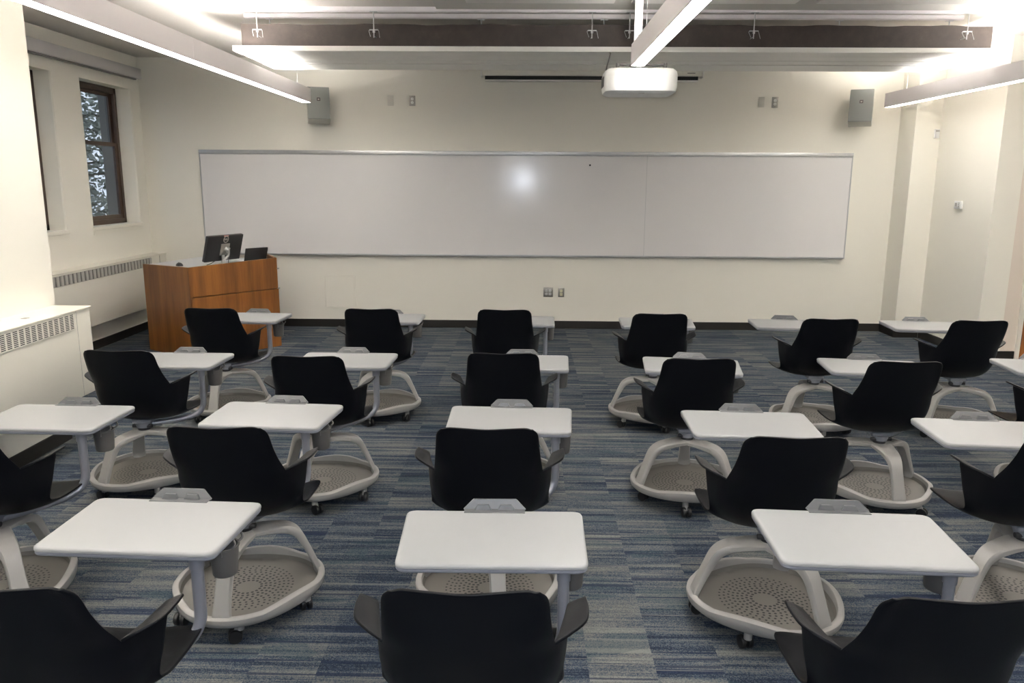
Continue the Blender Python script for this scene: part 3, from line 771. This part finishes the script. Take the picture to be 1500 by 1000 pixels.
# base (its own rotation about the swivel)
def ringR(th): return .305 + .014 * math.cos(3 * th)
bm = bmesh.new(); rings = []
prof = [(-.029, .088), (-.029, .122), (-.025, .127), (-.008, .127), (-.001, .121), (.000, .108), (-.005, .092), (-.014, .084)]
for i in range(96):
    th = 2 * PI * i / 96; R = ringR(th)
    lift = .016 * max(0, -math.cos(3 * th))
    rings.append([((R + a) * math.cos(th), (R + a) * math.sin(th), z + (lift if z > .1 else 0)) for a, z in prof])
loft(bm, rings, loop=True); base_ring = obj('base_ring', bm, M['frame'], proto, True)
bm = bmesh.new(); K = 96; rad = [0., .06, .12, .18, .225, .255]
c0 = bm.verts.new((0, 0, .092)); prev = None
for k, rr in enumerate(rad[1:] + [None, None]):
    cur = []
    for i in range(K):
        th = 2 * PI * i / K
        if rr is None:
            R = ringR(th) - (.036 if k == 5 else .0275); z = .093 if k == 5 else .113
        else: R, z = rr, .092
        cur.append(bm.verts.new((R * math.cos(th), R * math.sin(th), z)))
    for i in range(K):
        if prev is None: bm.faces.new((c0, cur[i], cur[(i + 1) % K]))
        else: bm.faces.new((prev[i], cur[i], cur[(i + 1) % K], prev[(i + 1) % K]))
    prev = cur
tray = obj('storage_tray', bm, M['tray'], proto, True)
tray['label'] = 'taupe tray with rings of small round holes'
legP = [(.304, .088, .038, .015), (.300, .126, .036, .016), (.277, .188, .032, .018), (.251, .250, .031, .021), (.222, .306, .034, .024),
        (.177, .336, .040, .023), (.110, .347, .048, .019), (.05, .350, .056, .015), (.0, .351, .058, .014)]
P = [Vector((a, b, 0)) for a, b, _, _ in legP]; Wd = [Vector((c, d_, 0)) for _, _, c, d_ in legP]
bm = bmesh.new(); rings = []; n = (len(P) - 1) * 4
for i in range(n + 1):
    t_ = i / 4; p = cr(P, t_); w = cr(Wd, t_)
    tg = (cr(P, min(t_ + .1, len(P) - 1)) - cr(P, max(t_ - .1, 0))).normalized(); nr = Vector((-tg.y, tg.x, 0))
    sec = []
    for a, b in ((-1, -.6), (-.85, -1), (.85, -1), (1, -.6), (1, .6), (.85, 1), (-.85, 1), (-1, .6)):
        q = p + nr * (b * w.y * .75 + w.y * .6); sec.append((q.x, a * w.x, q.y))
    rings.append(sec)
loft(bm, rings, cap=True)
legs = []
l0 = obj('leg', bm, M['frame'], proto, True); legs.append(l0)
for k in (1, 2):
    c = l0.copy(); COL.objects.link(c); c.parent = proto; legs.append(c)
# casters
bm = bmesh.new(); cyl(bm, (0, 0, .050), (0, 0, .0885), .016, 14); tube(bm, [(0, 0, .062), (.012, 0, .058), (.020, 0, .030)], .009, 8)
cas0 = obj('caster', bm, M['frame'], proto, True)
bm = bmesh.new()
for s in (-1, 1):
    rings = []
    for (yy, r) in ((.005, .020), (.006, .026), (.010, .0275), (.018, .0275), (.022, .026), (.0235, .018)):
        rings.append([(.020 + r * math.cos(a), s * yy, .0277 + r * math.sin(a)) for a in [2 * PI * i / 24 for i in range(24)]])
    loft(bm, rings, cap=True)
cyl(bm, (.02, -.006, .0277), (.02, .006, .0277), .012, 12)
wh0 = obj('wheel', bm, M['black'], cas0, True)
casters = [cas0]
for k in range(4):
    c = cas0.copy(); COL.objects.link(c); c.parent = proto
    w = wh0.copy(); COL.objects.link(w); w.parent = c; casters.append(c)

# desk arm: built along +x, post at x = AL
AL = .335
bm = bmesh.new()
tube(bm, [(.0, 0, .382), (.10, 0, .384), (.20, 0, .392), (AL - .075, 0, .402), (AL - .025, 0, .425), (AL - .002, 0, .468), (AL, 0, .53), (AL, 0, .61), (AL, 0, .676)], .0165, 14, 4)
cyl(bm, (AL, 0, .640), (AL, 0, .682), .020, 18)
desk_arm = obj('desk_arm', bm, M['tube'], proto, True)
# worktop local origin = near right corner, x to the left is negative, y away
def top_outline(ins=0.):
    pts = [(-.553 + ins, ins), (-ins, ins), (.010 - ins, .383 - ins), (-.567 + ins, .383 - ins)]
    r = .034 - ins * .6; outp = []
    for i in range(4):
        a, b, c = Vector(pts[i - 1]), Vector(pts[i]), Vector(pts[(i + 1) % 4])
        u, v = (a - b).normalized(), (c - b).normalized(); A = b + u * r; B = b + v * r
        for k in range(8):
            s = k / 7; outp.append(((1 - s) ** 2 * A + 2 * s * (1 - s) * b + s * s * B))
    return outp
bm = bmesh.new(); rings = []
for ins, z in ((.004, .6885), (.0, .6905), (.0, .6965), (.002, .7005), (.006, .7025), (.010, .703)):
    rings.append([(p.x, p.y, z) for p in top_outline(ins)])
loft(bm, rings, cap=True)
worktop = obj('worktop', bm, M['top'], proto, True)
bm = bmesh.new(); rings = []
for ins, z in ((.014, .674), (.004, .677), (.001, .682), (.002, .6884)): rings.append([(p.x, p.y, z) for p in top_outline(ins)])
loft(bm, rings, cap=True); obj('under_tray', bm, M['under'], worktop, True)
# book stop: leaning translucent flap on the far edge
bm = bmesh.new(); cx = -.278
def flap(pts, y0, dy, th):
    f = [bm.verts.new((cx + x, y0 + dy * z, .700 + z)) for x, z in pts]; b = [bm.verts.new((cx + x, y0 + dy * z + th, .700 + z)) for x, z in pts]
    bm.faces.new(f); bm.faces.new(b[::-1])
    for i in range(len(pts)): bm.faces.new((f[i], b[i], b[(i + 1) % len(pts)], f[(i + 1) % len(pts)]))
flap([(-.100, 0), (.100, 0), (.103, .004), (.074, .030), (.070, .032), (-.070, .032), (-.074, .030), (-.103, .004)], .388, .55, .006)
for s in (-1, 1): flap([(s * .038 - .030, 0), (s * .038 + .030, 0), (s * .038 + .018, .020), (s * .038 - .018, .020)], .380, .3, .008)
bx(bm, cx - .100, cx + .100, .360, .394, .7025, .7045)
obj('book_stop', bm, M['slot'], worktop, True)
# cup holder
bm = bmesh.new(); rings = []; cxp, cyp = -.040, .165
for (r, z) in ((.0, .556), (.036, .556), (.038, .560), (.0445, .646), (.048, .648), (.048, .652), (.042, .652), (.036, .565), (.0, .563)):
    rings.append([(cxp + max(r, .0005) * math.cos(a), cyp + max(r, .0005) * math.sin(a) * 1.05, z) for a in [2 * PI * i / 28 for i in range(28)]])
loft(bm, rings, cap=True)
cup = obj('cup_holder', bm, M['cup'], worktop, True)
bm = bmesh.new(); bx(bm, cxp - .014, cxp + .014, cyp - .052, cyp - .044, .63, .678, bev=.002)
tube(bm, [(cxp + .035, cyp + .028, .650), (cxp + .045, cyp + .04, .662), (cxp + .035, cyp + .05, .676)], .004, 8)
tube(bm, [(cxp + .035, cyp - .028, .650), (cxp + .045, cyp - .02, .662), (cxp + .035, cyp - .01, .676)], .004, 8)
obj('cup_bracket', bm, M['cup'], cup, True)

CH = [ # O, near right worktop corner, worktop yaw, leg phase, label
 ((-1.205, 1.845), (-.90, 2.11), -2.5, 30, 'leftmost black tablet-arm chair of the row nearest the camera'),
 ((-.130, 1.860), (.19, 2.065), .5, 0, 'middle black tablet-arm chair of the row nearest the camera, cut by the bottom edge'),
 ((1.000, 1.854), (1.303, 2.075), -3.5, 60, 'rightmost black tablet-arm chair of the row nearest the camera'),
 ((-2.195, 3.011), (-1.873, 3.245), -1., -40, 'black tablet-arm chair cut by the left edge, in the second row from the camera'),
 ((-1.150, 3.030), (-.903, 3.30), -4., 30, 'second chair from the left in the second row, its perforated tray in view'),
 ((-.135, 3.050), (.210, 3.28), -2., -80, 'middle black tablet-arm chair of the second row from the camera'),
 ((1.000, 2.985), (1.295, 3.24), -3., 60, 'black tablet-arm chair of the second row from the camera, right of the middle aisle'),
 ((2.050, 3.030), (2.325, 3.13), -5.5, 80, 'black tablet-arm chair cut by the right edge in the second row from the camera'),
 ((-2.190, 4.340), (-1.822, 4.43), -.5, 125, 'leftmost black tablet-arm chair of the third row, beside the near cream convector'),
 ((-1.140, 4.245), (-.802, 4.47), -.5, 22, 'second black tablet-arm chair from the left in the third row from the camera'),
 ((-.110, 4.360), (.262, 4.45), -1., 10, 'black tablet-arm chair in the middle column of the third row from the camera'),
 ((.925, 4.270), (1.250, 4.37), -8., 80, 'black tablet-arm chair of the third row, fourth from the left'),
 ((1.990, 4.245), (2.330, 4.38), -8., -90, 'black tablet-arm chair of the third row, fifth from the left'),
 ((3.010, 4.270), (3.42, 4.42), -7., 75, 'black tablet-arm chair half cut by the right edge in the third row'),
 ((-2.250, 5.770), (-1.910, 5.95), -2., -90, 'black tablet-arm chair directly before the wooden lectern'),
 ((-1.100, 5.800), (-.810, 5.965), 0., 10, 'second black tablet-arm chair from the left in the row nearest the whiteboard'),
 ((-.140, 5.810), (.233, 5.90), 0., 20, 'middle-column black tablet-arm chair of the row nearest the whiteboard'),
 ((.955, 5.690), (1.290, 5.84), -5., 175, 'fourth black tablet-arm chair from the left in the row nearest the whiteboard'),
 ((2.090, 5.540), (2.310, 5.82), -6., 90, 'fifth black tablet-arm chair from the left in the row nearest the whiteboard'),
 ((3.085, 5.520), (3.340, 5.80), -6., 90, 'rightmost black tablet-arm chair of the row nearest the whiteboard'),
]
def pose(root, O, NR, yaw, phase, label):
    root.location = (O[0], O[1], 0); root['label'] = label
    root['category'] = 'chair'; root['group'] = 'tablet-arm chairs in rows'
    lg = cs = 0; ya = math.radians(yaw)
    rel = Vector((NR[0] - O[0], NR[1] - O[1]))
    post = rel + Matrix.Rotation(ya, 2) @ Vector((-.068, .040))
    for ch in root.children:
        nm = ch.name.split('.')[0]
        if nm == 'leg': ch.rotation_euler.z = math.radians(phase + 120 * lg); lg += 1
        elif nm in ('base_ring', 'storage_tray'): ch.rotation_euler.z = math.radians(phase)
        elif nm == 'caster':
            a = math.radians(phase + 36 + 72 * cs); ch.location = (.255 * math.cos(a), .255 * math.sin(a), 0)
            ch.rotation_euler.z = a + (.9, -1.4, 2.2, .3, -2.4)[(cs + int(abs(O[0]) * 7)) % 5]; cs += 1
        elif nm == 'desk_arm':
            ch.rotation_euler.z = math.atan2(post.y, post.x); k = post.length / AL; ch.scale = (k, 1, 1)
        elif nm == 'worktop': ch.location = (rel.x, rel.y, 0); ch.rotation_euler.z = ya
roots = [proto] + [copy_tree(proto) for _ in CH[1:]]
for r_, c in zip(roots, CH): pose(r_, *c)

# ------------------------------------------------------------------ outside
bm = bmesh.new(); bx(bm, -40, XW - .75, -10, 40, -.6, -.5)
tag(obj('ground', bm, M['soil']), 'dull ground outside the windows', 'ground', kind='structure')
def tree(x, y, h, r, lab, nleaf=5200, seed=1):
    rnd = random.Random(seed); t = thing('tree', lab, 'tree', (x, y, -.5), 0, 'trees outside the windows')
    bm = bmesh.new(); tube(bm, [(0, 0, 0), (.05, .03, h * .4), (0, 0, h * .95)], .12, 10)
    for k in range(26):
        z = h * (.12 + .8 * k / 26); a = rnd.random() * 6.28; L = r * (1.05 - z / h)
        tube(bm, [(0, 0, z), (L * .5 * math.cos(a), L * .5 * math.sin(a), z + .05), (L * math.cos(a), L * math.sin(a), z - .12)], .025, 5, 3)
    obj('trunk', bm, M['bark'], t, True)
    bm = bmesh.new()
    for i in range(nleaf):
        z = h * (.08 + .92 * rnd.random() ** 1.2); L = r * (1.06 - z / h) * math.sqrt(rnd.random()); a = rnd.random() * 6.28
        z2 = z + .10 * math.sin(a * 5 + z * 4)
        c = Vector((L * math.cos(a), L * math.sin(a), z2)); s = .05 + .07 * rnd.random()
        u = Vector((rnd.gauss(0, 1), rnd.gauss(0, 1), rnd.gauss(0, .5))).normalized(); v = u.orthogonal().normalized()
        v = (Matrix.Rotation(rnd.random() * 6.28, 3, u) @ v)
        bm.faces.new([bm.verts.new(c + u * s), bm.verts.new(c + v * s * .5), bm.verts.new(c - u * s), bm.verts.new(c - v * s * .5)])
    obj('foliage', bm, M['leaf'], t)
tree(-10.5, 18.6, 8.5, 2.2, 'dull green conifer seen through the front window', 6500, 3)
tree(-15.0, 24.5, 10.5, 2.9, 'taller dull green conifer farther off through the front window', 6500, 5)
tree(-12.4, 13.6, 8.0, 2.0, 'dull green conifer outside the half-hidden window', 3500, 8)

# ------------------------------------------------------------------ world, camera, camera flash
w = bpy.data.worlds.new('overcast_sky'); SC.world = w; w.use_nodes = True
nt = w.node_tree; g = NG(nt); bg = nt.nodes['Background']
tc = nt.nodes.new('ShaderNodeTexCoord')
nt.links.new(g.ramp(g.noise(tc.outputs['Generated'], 3., 4.), [(.3, (.62, .70, .86)), (.7, (.82, .88, 1.))]), bg.inputs['Color'])
bg.inputs['Strength'].default_value = .5

f = 1156.24; pi_, ya, ro = map(math.radians, (11.4894, -.874, .3386))
F = Vector((math.sin(ya) * math.cos(pi_), math.cos(ya) * math.cos(pi_), -math.sin(pi_)))
R = Vector((math.cos(ya), -math.sin(ya), 0)); U = R.cross(F)
R2 = R * math.cos(ro) + U * math.sin(ro); U2 = -R * math.sin(ro) + U * math.cos(ro)
cam = bpy.data.cameras.new('camera'); co = bpy.data.objects.new('camera', cam); COL.objects.link(co)
cam.sensor_width = 36; cam.sensor_fit = 'HORIZONTAL'; cam.lens = 36 * f / 1500
cam.clip_start = .05; cam.clip_end = 200
mw = Matrix((R2, U2, -F)).transposed().to_4x4(); mw.translation = (0, 0, 1.77); co.matrix_world = mw
SC.camera = co
fl = bpy.data.lights.new('camera_flash', 'POINT'); fl.energy = 42.; fl.color = (.80, .88, 1.); fl.shadow_soft_size = .03
fo = bpy.data.objects.new('camera_flash', fl); COL.objects.link(fo); fo.location = (-.06, -.02, 1.80)

SC.view_settings.view_transform = 'Standard'; SC.view_settings.look = 'None'
SC.view_settings.gamma = 1; SC.view_settings.use_curve_mapping = False
SC.view_settings.exposure = 1.36
